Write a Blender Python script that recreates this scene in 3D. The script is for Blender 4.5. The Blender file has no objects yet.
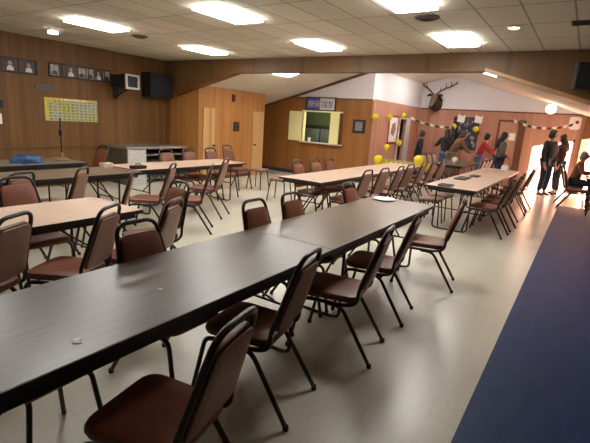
import bpy, bmesh, math, random
from mathutils import Vector, Matrix
random.seed(7)
scene = bpy.context.scene
C = scene.collection
PI = math.pi

# ------------------------------------------------------------------ materials
def lin(c):
    return tuple(((v/255)/12.92 if v/255 <= .04045 else (((v/255)+.055)/1.055)**2.4) for v in c) + (1.0,)

class NT:
    def __init__(s, name):
        s.m = bpy.data.materials.new(name); s.m.use_nodes = True
        s.t = s.m.node_tree; s.n = s.t.nodes; s.n.clear()
        s.out = s.n.new('ShaderNodeOutputMaterial')
        s.b = s.n.new('ShaderNodeBsdfPrincipled')
        s.t.links.new(s.b.outputs[0], s.out.inputs[0])
    def link(s, a, b): s.t.links.new(a, b)
    def math(s, op, a, b=None):
        n = s.n.new('ShaderNodeMath'); n.operation = op
        for i, v in enumerate((a, b)):
            if v is None: continue
            if isinstance(v, (int, float)): n.inputs[i].default_value = v
            else: s.link(v, n.inputs[i])
        return n.outputs[0]
    def pos(s):
        g = s.n.new('ShaderNodeNewGeometry'); x = s.n.new('ShaderNodeSeparateXYZ')
        s.link(g.outputs['Position'], x.inputs[0]); return g.outputs['Position'], x.outputs
    def obj(s):
        g = s.n.new('ShaderNodeTexCoord'); return g.outputs['Object']
    def noise(s, vec, scale, detail=3, sc=(1, 1, 1)):
        mp = s.n.new('ShaderNodeMapping'); mp.inputs['Scale'].default_value = sc
        s.link(vec, mp.inputs[0])
        n = s.n.new('ShaderNodeTexNoise'); n.inputs['Scale'].default_value = scale; n.inputs['Detail'].default_value = detail
        s.link(mp.outputs[0], n.inputs['Vector']); return n.outputs['Fac']
    def ramp(s, f, stops):
        r = s.n.new('ShaderNodeValToRGB'); e = r.color_ramp.elements
        e[0].position, e[0].color = stops[0][0], stops[0][1]
        e[1].position, e[1].color = stops[-1][0], stops[-1][1]
        for p, c in stops[1:-1]:
            k = e.new(p); k.color = c
        s.link(f, r.inputs[0]); return r.outputs[0]
    def mix(s, f, a, b, mode='MIX'):
        n = s.n.new('ShaderNodeMix'); n.data_type = 'RGBA'; n.blend_type = mode
        for i, v in ((0, f), (6, a), (7, b)):
            if isinstance(v, (int, float, tuple)): n.inputs[i].default_value = v
            else: s.link(v, n.inputs[i])
        return n.outputs[2]
    def bump(s, h, strength=.2, dist=.01):
        b = s.n.new('ShaderNodeBump'); b.inputs['Strength'].default_value = strength; b.inputs['Distance'].default_value = dist
        s.link(h, b.inputs['Height']); s.link(b.outputs[0], s.b.inputs['Normal'])
    def set(s, rough=.5, metal=0., spec=.5, emit=None, es=0):
        s.b.inputs['Roughness'].default_value = rough; s.b.inputs['Metallic'].default_value = metal
        s.b.inputs['Specular IOR Level'].default_value = spec
        if emit: s.b.inputs['Emission Color'].default_value = emit; s.b.inputs['Emission Strength'].default_value = es

def plain(name, c, rough=.5, metal=0., spec=.5, var=.12, scale=18, bump=0):
    t = NT(name); c = lin(c)
    lo = tuple(v*(1-var) for v in c[:3])+(1,); hi = tuple(min(1, v*(1+var)) for v in c[:3])+(1,)
    f = t.noise(t.obj(), scale, 4)
    t.link(t.ramp(f, [(.3, lo), (.7, hi)]), t.b.inputs['Base Color'])
    if bump: t.bump(t.noise(t.obj(), scale*12, 2), bump, .004)
    t.set(rough, metal, spec); return t.m

def emit(name, c, s):
    t = NT(name); t.b.inputs['Base Color'].default_value = lin((230, 230, 225))
    v = t.noise(t.obj(), 6, 2)
    t.link(t.ramp(v, [(.2, lin(c)), (.8, lin(tuple(min(255, x+4) for x in c)))]), t.b.inputs['Emission Color'])
    t.b.inputs['Emission Strength'].default_value = s; return t.m

def panelling(name, dark, light, rough=.45, w=.1, vary=.3):
    t = NT(name); P, x = t.pos()
    u = t.math('ADD', x[0], x[1]); q = t.math('DIVIDE', u, w)
    wn = t.n.new('ShaderNodeTexWhiteNoise'); wn.noise_dimensions = '1D'
    t.link(t.math('FLOOR', q), wn.inputs['W'])
    g = t.noise(P, 14, 5, (1, 1, .07)); h = t.noise(P, 1.1, 2, (1, 1, .25))
    f = t.math('ADD', t.math('MULTIPLY', wn.outputs[0], vary), t.math('ADD', t.math('MULTIPLY', g, .5), t.math('MULTIPLY', h, .5-vary*.5)))
    col = t.ramp(f, [(.25, lin(dark)), (.8, lin(light))])
    fr = t.math('FRACT', q)
    groove = t.math('LESS_THAN', fr, .07)
    col = t.mix(t.math('MULTIPLY', groove, .3), col, lin(tuple(v*.4 for v in dark)))
    t.link(col, t.b.inputs['Base Color']); t.set(rough, 0, .35)
    t.bump(t.math('SUBTRACT', 1.0, groove), .2, .003); return t.m

def wood_top(name, a, b, rough, sc=(9, .5, 1)):
    t = NT(name); P, x = t.pos()
    g = t.noise(P, 7, 6, sc); h = t.noise(P, 2.2, 2)
    f = t.math('ADD', t.math('MULTIPLY', g, .75), t.math('MULTIPLY', h, .25))
    t.link(t.ramp(f, [(.3, lin(a)), (.7, lin(b))]), t.b.inputs['Base Color'])
    t.set(rough, 0, .8); return t.m

M = {}
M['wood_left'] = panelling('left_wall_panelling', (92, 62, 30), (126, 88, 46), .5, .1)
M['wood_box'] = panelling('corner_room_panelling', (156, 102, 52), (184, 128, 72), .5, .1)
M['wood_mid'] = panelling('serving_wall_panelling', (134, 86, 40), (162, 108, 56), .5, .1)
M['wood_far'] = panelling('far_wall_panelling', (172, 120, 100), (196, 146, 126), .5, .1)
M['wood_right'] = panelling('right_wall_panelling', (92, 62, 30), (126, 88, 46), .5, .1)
M['beam'] = panelling('beam_board', (92, 64, 36), (114, 82, 50), .5, 1.2, .1)
M['trim'] = plain('trim_wood', (104, 66, 36), .45, var=.2, scale=8)
M['trim_light'] = plain('trim_light_wood', (168, 128, 86), .4, var=.15, scale=8)
M['white_wall'] = plain('white_wall_paint', (222, 218, 224), .7, var=.03, scale=3)
M['vault'] = plain('vault_paint', (222, 214, 202), .75, var=.04, scale=2)
M['base'] = plain('dark_baseboard', (62, 54, 56), .5)
M['door_wood'] = panelling('door_veneer', (184, 140, 90), (208, 166, 116), .45, 1.3, .1)
M['door_far'] = plain('far_door_paint', (186, 140, 118), .5, var=.05)
M['dark_void'] = plain('doorway_darkness', (30, 24, 20), .8)  # near-black colour stands for the shade beyond the doorway
M['frame_white'] = plain('white_trim_paint', (214, 204, 206), .5, var=.03)
def ceiling_mat():
    t = NT('ceiling_tiles'); P, x = t.pos()
    fx = t.math('FRACT', t.math('DIVIDE', t.math('ADD', x[0], 20.06), .42)); fy = t.math('FRACT', t.math('DIVIDE', t.math('ADD', x[1], 20.10), .80))
    g = t.math('MAXIMUM', t.math('LESS_THAN', fx, .045), t.math('LESS_THAN', fy, .024))
    wn = t.n.new('ShaderNodeTexWhiteNoise'); wn.noise_dimensions = '2D'
    cv = t.n.new('ShaderNodeCombineXYZ')
    t.link(t.math('FLOOR', t.math('DIVIDE', t.math('ADD', x[0], 20.06), .42)), cv.inputs[0]); t.link(t.math('FLOOR', t.math('DIVIDE', t.math('ADD', x[1], 20.10), .80)), cv.inputs[1])
    t.link(cv.outputs[0], wn.inputs['Vector'])
    f = t.math('ADD', t.math('MULTIPLY', t.noise(P, 60, 3), .4), t.math('MULTIPLY', wn.outputs[0], .5))
    col = t.ramp(f, [(.1, lin((196, 188, 170))), (.9, lin((222, 214, 198)))])
    col = t.mix(t.math('MULTIPLY', g, .6), col, lin((96, 84, 70)))
    t.link(col, t.b.inputs['Base Color']); t.set(.85, 0, .2); t.bump(t.math('SUBTRACT', 1., g), .3, .006); return t.m
M['ceiling'] = ceiling_mat()
def floor_mat():
    t = NT('vinyl_floor'); P, x = t.pos()
    fx = t.math('FRACT', t.math('DIVIDE', t.math('ADD', x[0], 20.), .305)); fy = t.math('FRACT', t.math('DIVIDE', t.math('ADD', x[1], 20.), .305))
    g = t.math('MAXIMUM', t.math('LESS_THAN', fx, .012), t.math('LESS_THAN', fy, .012))
    f = t.math('ADD', t.math('MULTIPLY', t.noise(P, 1.1, 3), .6), t.math('MULTIPLY', t.noise(P, 40, 3), .4))
    col = t.ramp(f, [(.3, lin((188, 182, 166))), (.72, lin((208, 204, 188)))])
    col = t.mix(t.math('MULTIPLY', g, .25), col, lin((120, 108, 88)))
    t.link(col, t.b.inputs['Base Color']); t.set(.29, 0, .6)
    t.bump(t.noise(P, 5, 2), .03, .01); return t.m
M['floor'] = floor_mat()
def carpet_mat():
    t = NT('blue_carpet'); P, x = t.pos()
    f = t.math('ADD', t.math('MULTIPLY', t.noise(P, 260, 2), .5), t.math('MULTIPLY', t.noise(P, 5, 4, (2.5, .6, 1)), .5))
    t.link(t.ramp(f, [(.3, lin((14, 42, 82))), (.7, lin((30, 66, 112)))]), t.b.inputs['Base Color'])
    t.set(.5, 0, .22); t.bump(t.noise(P, 300, 2), .15, .002); return t.m
M['carpet'] = carpet_mat()
M['walnut'] = wood_top('walnut_laminate', (56, 46, 40), (88, 75, 66), .33)
M['brown_top'] = wood_top('brown_laminate', (88, 72, 58), (116, 98, 80), .33)
M['tan_top'] = wood_top('tan_laminate', (186, 158, 138), (212, 184, 162), .32)
M['olive_top'] = wood_top('olive_brown_laminate', (84, 76, 60), (104, 94, 76), .35)
M['edge'] = plain('table_edge_vinyl', (34, 26, 24), .4)
M['apron'] = plain('table_apron', (30, 25, 24), .55)
M['tube'] = plain('brown_enamel_tube', (44, 34, 30), .28, .25, .6)
M['black_tube'] = plain('black_steel_tube', (26, 26, 28), .35, .3)
M['vinyl'] = plain('rust_vinyl', (112, 62, 40), .42, var=.1, scale=14, bump=.05)
M['vinyl_tan'] = plain('tan_vinyl', (178, 152, 120), .42, bump=.05)
M['vinyl_yellow'] = plain('ochre_vinyl', (176, 156, 56), .45, bump=.05)
M['panel'] = plain('taupe_back_panel', (140, 106, 90), .5, var=.06)
M['rubber'] = plain('dark_rubber', (22, 20, 20), .7)
M['steel'] = plain('stainless_steel', (176, 172, 164), .32, .7, var=.06)
M['steel_dark'] = plain('weathered_steel', (104, 98, 86), .5, .4, var=.15)
M['black'] = plain('black_plastic', (20, 20, 24), .45)
M['black_cloth'] = plain('speaker_grille_cloth', (24, 26, 32), .8, scale=60)
M['screen'] = plain('dark_glass_screen', (48, 54, 52), .12)
M['grey_plastic'] = plain('pale_grey_plastic', (188, 186, 180), .45)
M['photo'] = plain('photo_print', (150, 150, 142), .3, var=.5, scale=16)
M['photo_dark'] = plain('photo_print_suit', (52, 54, 70), .3, var=.4, scale=16)
M['photo_shirt'] = plain('photo_print_shirt', (206, 200, 194), .3, var=.1)
M['face'] = plain('photo_print_face', (168, 130, 106), .4)
M['mat_brown'] = plain('brown_mat_board', (84, 58, 42), .5)
M['frame_dark'] = plain('dark_picture_frame', (44, 28, 22), .45)
M['plaque'] = plain('grey_plaque', (92, 92, 92), .35, .4)
M['white_paper'] = plain('white_paper', (235, 232, 228), .6, var=.03)
M['yellow'] = plain('yellow_plastic', (226, 206, 30), .4, var=.08)
M['yellow_balloon'] = plain('yellow_balloon_rubber', (222, 204, 40), .25, var=.05)
M['white_balloon'] = plain('white_balloon_rubber', (236, 232, 230), .25, var=.03)
M['streamer_white'] = plain('white_streamer', (226, 214, 206), .6)
M['streamer_dark'] = plain('dark_streamer', (70, 60, 46), .6)
M['shutter'] = plain('cream_shutter_paint', (255, 244, 178), .5, var=.03)
M['green'] = plain('dark_green_paint', (84, 96, 52), .6)
M['pane'] = plain('grey_green_panel', (92, 106, 88), .4)
M['cab_dark'] = plain('dark_cabinet_frame', (34, 32, 28), .5)
M['purple'] = plain('purple_print', (92, 84, 158), .5)
M['sign_pale'] = plain('pale_sign_print', (206, 206, 196), .5)
M['blue_cloth'] = plain('blue_cloth', (38, 72, 112), .6, var=.3, scale=9)
M['grey_cloth'] = plain('grey_cloth', (128, 126, 130), .8, var=.2)
M['pale_box'] = plain('pale_carton', (196, 176, 160), .6)
M['fur'] = plain('brown_fur', (66, 46, 36), .85, var=.35, scale=30, bump=.3)
M['fur_light'] = plain('grey_brown_fur', (120, 96, 84), .85, var=.25, scale=30, bump=.3)
M['antler'] = plain('antler_bone', (104, 80, 66), .6, var=.3)
M['skin'] = plain('skin', (186, 132, 108), .5, var=.06)
M['dark_hair'] = plain('dark_hair', (30, 22, 20), .6)
M['brown_hair'] = plain('brown_hair', (74, 50, 36), .6)
M['grey_hair'] = plain('grey_hair', (138, 134, 140), .6)
M['navy'] = plain('navy_cloth', (34, 36, 58), .8)
M['dark_shirt'] = plain('charcoal_cloth', (38, 38, 40), .8)
M['khaki'] = plain('olive_khaki_cloth', (120, 112, 86), .8)
M['brown_shirt'] = plain('brown_cloth', (108, 78, 60), .8)
M['red_shirt'] = plain('red_cloth', (160, 40, 44), .8)
M['jeans'] = plain('blue_denim', (84, 104, 140), .8)
M['dark_jeans'] = plain('dark_denim', (40, 48, 70), .8)
M['jacket'] = plain('grey_green_jacket_cloth', (96, 90, 84), .8)
M['maroon'] = plain('maroon_cloth', (84, 44, 44), .8)
M['rust_shirt'] = plain('rust_brown_cloth', (130, 78, 58), .8)
M['shoe'] = plain('dark_shoe_leather', (30, 26, 26), .5)
M['lens'] = emit('light_diffuser', (255, 250, 244), 11)
M['globe'] = emit('globe_glass', (255, 238, 214), 9)
M['spot'] = emit('downlight_lens', (255, 230, 196), 8)
M['beacon'] = emit('emergency_lamp_lens', (255, 248, 236), 3)
M['metal_frame'] = plain('white_metal_frame', (214, 210, 202), .4)
M['vent'] = plain('dark_vent_metal', (74, 66, 58), .6)
def poster_mat():
    t = NT('calendar_poster_print'); P, x = t.pos()
    gy = t.math('FRACT', t.math('DIVIDE', x[1], .088)); gz = t.math('FRACT', t.math('DIVIDE', x[2], .058))
    g = t.math('MINIMUM', t.math('GREATER_THAN', gy, .3), t.math('GREATER_THAN', gz, .4))
    n = t.math('GREATER_THAN', t.noise(P, 34, 4), .44)
    col = t.ramp(t.noise(P, 2.3, 1), [(.4, lin((186, 178, 92))), (.62, lin((176, 178, 160)))])
    col = t.mix(t.math('MULTIPLY', t.math('MULTIPLY', g, n), .75), col, lin((92, 96, 66)))
    t.link(col, t.b.inputs['Base Color']); t.set(.45); return t.m
M['poster'] = poster_mat()
M['poster_yellow'] = plain('yellow_poster_border', (204, 182, 78), .5)
def board_mat():
    t = NT('notice_board_collage'); P, x = t.pos()
    v = t.n.new('ShaderNodeTexVoronoi'); v.inputs['Scale'].default_value = 9; t.link(P, v.inputs['Vector'])
    s = t.n.new('ShaderNodeSeparateColor'); t.link(v.outputs['Color'], s.inputs[0])
    t.link(t.ramp(s.outputs[0], [(0, lin((26, 26, 34))), (.6, lin((48, 44, 52))), (.8, lin((96, 96, 120))), (1, lin((150, 140, 150)))]), t.b.inputs['Base Color'])
    t.set(.6); return t.m
M['board'] = board_mat()

# ------------------------------------------------------------------ mesh helpers
class B:
    """collects shapes, then links them as ONE mesh object"""
    def __init__(s): s.bm = bmesh.new(); s.mi = 0
    def _f(s, vs):
        try:
            f = s.bm.faces.new(vs); f.material_index = s.mi; f.smooth = True; return f
        except ValueError: return None
    def box(s, a, b, bev=0.):
        x0, y0, z0 = (min(a[i], b[i]) for i in range(3)); x1, y1, z1 = (max(a[i], b[i]) for i in range(3))
        v = [s.bm.verts.new(p) for p in ((x0,y0,z0),(x1,y0,z0),(x1,y1,z0),(x0,y1,z0),(x0,y0,z1),(x1,y0,z1),(x1,y1,z1),(x0,y1,z1))]
        fs = [s._f([v[i] for i in q]) for q in ((3,2,1,0),(4,5,6,7),(0,1,5,4),(1,2,6,5),(2,3,7,6),(3,0,4,7))]
        if bev:
            es = list({e for f in fs for e in f.edges})
            r = bmesh.ops.bevel(s.bm, geom=es, offset=bev, segments=2, affect='EDGES', profile=.6)
            for f in r['faces']: f.material_index = s.mi; f.smooth = True
        return s
    def prism(s, poly, fn, d0, d1):
        """poly of 2D points carried into 3D by fn(u, v, depth)"""
        a = [s.bm.verts.new(fn(u, v, d0)) for u, v in poly]; b = [s.bm.verts.new(fn(u, v, d1)) for u, v in poly]
        s._f(a); s._f(b[::-1]); n = len(poly)
        for i in range(n): s._f([a[i], b[i], b[(i+1) % n], a[(i+1) % n]])
        return s
    def tube(s, pts, r, n=8, closed=False, caps=True):
        pts = [Vector(p) for p in pts]; rs = r if isinstance(r, (list, tuple)) else [r]*len(pts)
        m = len(pts); rings = []; up = None
        for i, p in enumerate(pts):
            if closed: t = (pts[(i+1) % m]-pts[i-1]).normalized()
            else: t = (pts[min(i+1, m-1)]-pts[max(i-1, 0)]).normalized()
            if up is None:
                a = Vector((0, 0, 1)) if abs(t.z) < .9 else Vector((1, 0, 0)); up = t.cross(a).normalized()
            up = (up-t*up.dot(t)); up = up.normalized() if up.length > 1e-6 else t.orthogonal().normalized()
            w = t.cross(up)
            rings.append([s.bm.verts.new(p+(up*math.cos(2*PI*k/n)+w*math.sin(2*PI*k/n))*rs[i]) for k in range(n)])
        for i in range(m if closed else m-1):
            A, D = rings[i], rings[(i+1) % m]
            for k in range(n): s._f([A[k], A[(k+1) % n], D[(k+1) % n], D[k]])
        if caps and not closed: s._f(rings[0][::-1]); s._f(rings[-1])
        return s
    def lathe(s, prof, c=(0, 0, 0), n=16, axis='z'):
        rings = []
        for r, h in prof:
            ring = []
            for k in range(n):
                a = 2*PI*k/n; x, y = r*math.cos(a), r*math.sin(a)
                p = (x, y, h) if axis == 'z' else ((x, h, y) if axis == 'y' else (h, x, y))
                ring.append(s.bm.verts.new(Vector(p)+Vector(c)))
            rings.append(ring)
        for A, D in zip(rings, rings[1:]):
            for k in range(n): s._f([A[k], A[(k+1) % n], D[(k+1) % n], D[k]])
        s._f(rings[0][::-1]); s._f(rings[-1]); return s
    def pad(s, poly, fn, th, bev):
        """cushion: outline poly, thickness th along fn's third argument, edges rolled over bev"""
        cx = sum(p[0] for p in poly)/len(poly); cy = sum(p[1] for p in poly)/len(poly)
        R = max(math.hypot(p[0]-cx, p[1]-cy) for p in poly)
        rings = []
        for inset, d in ((bev*1.3, 0), (bev*.35, bev*.3), (0, bev), (0, th-bev), (bev*.35, th-bev*.3), (bev*1.3, th)):
            k = 1-inset/R
            rings.append([s.bm.verts.new(fn(cx+(u-cx)*k, cy+(v-cy)*k, d)) for u, v in poly])
        n = len(poly)
        for A, D in zip(rings, rings[1:]):
            for i in range(n): s._f([A[i], A[(i+1) % n], D[(i+1) % n], D[i]])
        s._f(rings[0][::-1])
        k = .5
        inner = [s.bm.verts.new(fn(cx+(u-cx)*k, cy+(v-cy)*k, th+bev*.25)) for u, v in poly]
        A = rings[-1]
        for i in range(n): s._f([A[i], A[(i+1) % n], inner[(i+1) % n], inner[i]])
        s._f(inner); return s
    def ball(s, c, r, n=14, m=9, sc=(1, 1, 1)):
        c = Vector(c); top = s.bm.verts.new(c+Vector((0, 0, r*sc[2]))); bot = s.bm.verts.new(c-Vector((0, 0, r*sc[2]))); rings = []
        for j in range(1, m):
            t = PI*j/m
            rings.append([s.bm.verts.new(c+Vector((r*sc[0]*math.sin(t)*math.cos(2*PI*k/n), r*sc[1]*math.sin(t)*math.sin(2*PI*k/n), r*sc[2]*math.cos(t)))) for k in range(n)])
        for k in range(n):
            s._f([top, rings[0][k], rings[0][(k+1) % n]]); s._f([bot, rings[-1][(k+1) % n], rings[-1][k]])
        for A, D in zip(rings, rings[1:]):
            for k in range(n): s._f([A[k], D[k], D[(k+1) % n], A[(k+1) % n]])
        return s
    def done(s, name, mats, parent=None, flat=False):
        bmesh.ops.recalc_face_normals(s.bm, faces=s.bm.faces)
        me = bpy.data.meshes.new(name); s.bm.to_mesh(me); s.bm.free()
        for m in (mats if isinstance(mats, (list, tuple)) else [mats]): me.materials.append(m if not isinstance(m, str) else M[m])
        if flat:
            for p in me.polygons: p.use_smooth = False
        else:
            try: me.set_sharp_from_angle(angle=math.radians(38))
            except Exception: pass
        o = bpy.data.objects.new(name, me); C.objects.link(o)
        if parent is not None: o.parent = parent
        return o

def rounded(w0, w1, h, r, n=5, y0=0.):
    """trapezoid outline, bottom width w0, top width w1, height h, corner radius r (counter-clockwise)"""
    P = [Vector((-w0/2, y0)), Vector((w0/2, y0)), Vector((w1/2, y0+h)), Vector((-w1/2, y0+h))]; out = []
    rr = r if isinstance(r, (list, tuple)) else [r]*4
    for i, p in enumerate(P):
        a = (P[i-1]-p).normalized(); b = (P[(i+1) % 4]-p).normalized(); q = rr[i]
        A, D = p+a*q, p+b*q
        for k in range(n+1):
            t = k/n; out.append(tuple((1-t)**2*A+2*t*(1-t)*p+t*t*D))
    return out
def bend(pts, r, n=4):
    """polyline with its inner corners rounded"""
    pts = [Vector(p) for p in pts]; out = [pts[0]]
    for i in range(1, len(pts)-1):
        p = pts[i]; a = pts[i-1]-p; b = pts[i+1]-p; q = min(r, a.length*.49, b.length*.49)
        A, D = p+a.normalized()*q, p+b.normalized()*q
        for k in range(n+1):
            t = k/n; out.append((1-t)**2*A+2*t*(1-t)*p+t*t*D)
    out.append(pts[-1]); return out

def tag(o, label, cat, group=None):
    o['label'] = label; o['category'] = cat
    if group: o['group'] = group
    return o
def thing(name, label, cat, loc=(0, 0, 0), rz=0., group=None):
    o = bpy.data.objects.new(name, None); C.objects.link(o); o.location = loc; o.rotation_euler = (0, 0, rz)
    o.empty_display_size = .1
    return tag(o, label, cat, group)
def struct(o): o['kind'] = 'structure'; return o
def dup(root, loc, rz, label, group=None, swap=None):
    r = root.copy(); C.objects.link(r); r.location = loc; r.rotation_euler = (0, 0, rz); r['label'] = label
    if group: r['group'] = group
    for ch in list(root.children):
        c = ch.copy(); C.objects.link(c); c.parent = r
        if swap and ch.name.split('.')[0] in swap:
            c.data = ch.data.copy(); c.data.materials[0] = M[swap[ch.name.split('.')[0]]]
        for g in list(ch.children):
            d = g.copy(); C.objects.link(d); d.parent = c
    return r
XZ = lambda u, v, d: (u, d, v)
YZ = lambda u, v, d: (d, u, v)
XY = lambda u, v, d: (u, v, d)

# ------------------------------------------------------------------ the room
XL, XR, YB, YF, YW, XW = -8.71, .9, -2.6, 15., 11., -4.95
ZC, YBM = 2.77, 7.2
def vz(x): return 2.62-.29*max(0, -6.42-x)-.29*max(0, x+1.47) if (x < -6.42 or x > -1.47) else 2.62+.29*min(x+6.42, -1.47-x)
PK = -3.945
b = B(); b.box((XL-.1, YB-.1, -.08), (XR+.1, YF+.1, 0)); struct(b.done('floor', 'floor', flat=True))
b = B(); b.box((-.311, YB, 0), (XR, 12.0, .006)); struct(b.done('floor_carpet', 'carpet', flat=True))
b = B(); b.box((XL-.1, YB-.1, ZC), (XR+.1, YBM, ZC+.08)); struct(b.done('ceiling', 'ceiling', flat=True))
b = B()
b.prism([(XL-.1, vz(XL-.1)), (PK, vz(PK)), (PK, vz(PK)+.1), (XL-.1, vz(XL-.1)+.1)], XZ, YBM+.15, YF+.1)
b.prism([(PK, vz(PK)), (XR+.1, vz(XR+.1)), (XR+.1, vz(XR+.1)+.1), (PK, vz(PK)+.1)], XZ, YBM+.15, YF+.1)
struct(b.done('ceiling_vault', 'vault', flat=True))
b = B(); b.prism([(XL-.1, 1.93), (-6.42, 2.52), (-1.47, 2.52), (XR+.1, 1.78), (XR+.1, 3.5), (XL-.1, 3.5)], XZ, YBM, YBM+.15)
struct(b.done('beam', 'beam', flat=True))
def slant(x0, z0, x1, z1, y, h, t, m):
    b = B(); b.prism([(x0, z0), (x1, z1), (x1, z1+h), (x0, z0+h)], XZ, y, y+t); return struct(b.done('trim_1', m, flat=True))
o = slant(XL, 1.90, -6.42, 2.49, YBM-.03, .07, .2, 'trim'); o.name = 'trim_1'
o = slant(-6.42, 2.49, -1.47, 2.49, YBM-.03, .05, .2, 'beam'); o.name = 'trim_2'
o = slant(-1.47, 2.49, XR, 1.75, YBM-.03, .055, .2, 'trim_light'); o.name = 'trim_3'
o = slant(XL, vz(XL)-.07, XW, vz(XW)-.07, YW-.03, .07, .03, 'trim'); o.name = 'trim_4'
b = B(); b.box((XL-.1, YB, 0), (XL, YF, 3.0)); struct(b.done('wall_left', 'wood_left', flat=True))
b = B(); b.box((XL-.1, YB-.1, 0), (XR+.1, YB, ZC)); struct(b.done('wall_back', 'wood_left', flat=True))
b = B()
OY0, OY1, OZ = 13.6, 14.8, 1.86
b.box((XR, YB, 0), (XR+.1, OY0, 3)); b.box((XR, OY1, 0), (XR+.1, YF, 3)); b.box((XR, OY0, OZ), (XR+.1, OY1, 3))
struct(b.done('wall_right', 'wood_right', flat=True))
b = B(); b.box((XL, YB, .755), (XL+.025, YBM+.1, .80)); o = struct(b.done('trim_5', 'trim', flat=True))
# corner room that juts out at the left
BX, BY0, BY1 = -7.7, 7.35, 9.86
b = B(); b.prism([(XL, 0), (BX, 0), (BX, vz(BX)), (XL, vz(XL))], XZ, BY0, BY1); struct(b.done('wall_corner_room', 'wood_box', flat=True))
b = B(); b.box((BX, BY0-.012, 0), (BX+.012, BY1, .09)); b.box((XL, YW-.012, 0), (XW, YW, .1)); struct(b.done('baseboard_corner_room', 'base', flat=True))
for i, (y0, y1) in enumerate(((7.49, 7.87), (9.34, 9.81))):
    d = B().box((BX, y0, .01), (BX+.03, y1, 1.75), .004).done('door_%d' % (i+1), 'door_wood', flat=True); struct(d)
    b = B(); b.lathe([(.022, 0), (.022, .02), (.012, .022), (.012, .045), (.026, .05), (.03, .07), (.018, .085)], (BX+.03, y0+.06 if i else y1-.06, .86), 12, 'x'); b.done('door_handle', 'steel_dark', d)
# wall with the serving hatch
HX0, HX1, HZ0, HZ1 = -7.12, -6.16, 1.0, 1.86
WZ = 2.25
b = B(); b.mi = 0
xw = -6.42-(2.62-WZ)/.29
b.prism([(XL, 0), (HX0, 0), (HX0, WZ), (xw, WZ), (XL, vz(XL))], XZ, YW, YW+.1)
b.prism([(HX1, 0), (XW, 0), (XW, WZ), (HX1, WZ)], XZ, YW, YW+.1)
b.prism([(HX0, 0), (HX1, 0), (HX1, HZ0), (HX0, HZ0)], XZ, YW, YW+.1)
b.prism([(HX0, HZ1), (HX1, HZ1), (HX1, WZ), (HX0, WZ)], XZ, YW, YW+.1)
b.mi = 1; b.prism([(xw, WZ), (XW, WZ), (XW, vz(XW))], XZ, YW, YW+.1)
b.mi = 2; b.box((xw, YW-.012, WZ-.02), (XW, YW, WZ+.02))
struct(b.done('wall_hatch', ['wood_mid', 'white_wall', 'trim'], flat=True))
# recess wall beside the party room, with a dark doorway
DY0, DY1, DZ = 13.15, 13.75, 1.84
b = B(); b.mi = 0
b.box((XW-.1, YW+.1, 0), (XW, DY0, 2.28)); b.box((XW-.1, DY1, 0), (XW, YF, 2.28)); b.box((XW-.1, DY0, DZ), (XW, DY1, 2.28))
b.mi = 1; b.box((XW-.1, YW+.1, 2.28), (XW, YF, vz(XW)+.05))
struct(b.done('wall_recess', ['wood_far', 'white_wall'], flat=True))
b = B(); b.box((XW, DY0-.05, 0), (XW+.03, DY0, DZ+.05)); b.box((XW, DY1, 0), (XW+.03, DY1+.34, DZ+.05)); b.box((XW, DY0, DZ), (XW+.03, DY1, DZ+.05))
struct(b.done('trim_6', 'frame_white', flat=True))
b = B(); b.box((XW-.9, DY0-.4, 0), (XW-.84, DY1+.4, 2.1)); struct(b.done('wall_passage', 'dark_void', flat=True))  # dark sheet painted as the unlit depth of the passage
# far wall
b = B(); b.mi = 0; b.box((XL-.1, YF, 0), (XR+.1, YF+.1, 2.25))
b.mi = 1; b.prism([(XL-.1, 2.25), (XR+.1, 2.25), (XR+.1, 2.3), (PK, vz(PK)+.08), (XL-.1, 2.3)], XZ, YF, YF+.1)
b.mi = 2; b.box((XW, YF-.014, 2.24), (XR, YF, 2.28))
struct(b.done('wall_far', ['wood_far', 'white_wall', 'trim'], flat=True))
d = struct(B().box((-2.36, YF-.03, .01), (-1.84, YF, 1.96), .004).done('door_3', 'door_far', flat=True))
B().lathe([(.03, 0), (.012, -.02), (.012, -.05), (.03, -.06), (.02, -.09)], (-2.3, YF-.03, .9), 12, 'y').done('door_handle', 'steel', d)
b = B(); b.box((-1.84, YF-.06, 0), (-1.64, YF, 2.03), .008); b.box((-2.42, YF-.05, 1.96), (-1.84, YF, 2.02), .006); b.box((-2.42, YF-.05, 0), (-2.36, YF, 1.96), .006)
struct(b.done('trim_7', 'trim', flat=True))
b = B(); b.box((-.155, YF-.12, 0), (.05, YF, 2.23), .01); struct(b.done('trim_8', 'trim', flat=True))

# kitchen behind the hatch
b = B(); b.box((XL+.05, 12.8, 0), (XW-.1, 12.86, 2.6)); struct(b.done('wall_kitchen', 'green', flat=True))
k = thing('kitchen_cabinet', 'dark framed kitchen cabinet with grey green doors seen through the serving hatch', 'cabinet', (-7.55, 12.3, 0))
B().box((-.9, 0, 0), (.9, .45, 1.48), .008).done('body', 'cab_dark', k)
for i in range(3):
    x = -.84+i*.57
    dd = B().box((x, -.022, .1), (x+.52, 0, 1.36), .006).done('door', 'pane', k)
    B().tube([(x+.47, -.03, .95), (x+.47, -.05, .97), (x+.47, -.05, 1.13), (x+.47, -.03, 1.15)], .007).done('handle', 'steel', dd)
h = thing('serving_hatch', 'serving hatch in the panelled wall with cream shutters folded open', 'serving hatch', (0, YW, 0))
b = B(); b.box((HX0-.04, -.03, HZ1), (HX1+.36, .1, HZ1+.04)); b.box((HX0, -.02, HZ0), (HX0+.03, .1, HZ1)); b.box((HX1-.03, -.02, HZ0), (HX1, .1, HZ1)); b.done('frame', 'shutter', h, True)
B().box((HX0-.03, -.14, HZ0-.035), (HX1+.4, .1, HZ0), .006).done('sill', 'pale_box', h)
B().box((-7.60, -.05, HZ0+.005), (HX0-.02, -.02, HZ1), .004).done('shutter', 'shutter', h, True)
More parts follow.
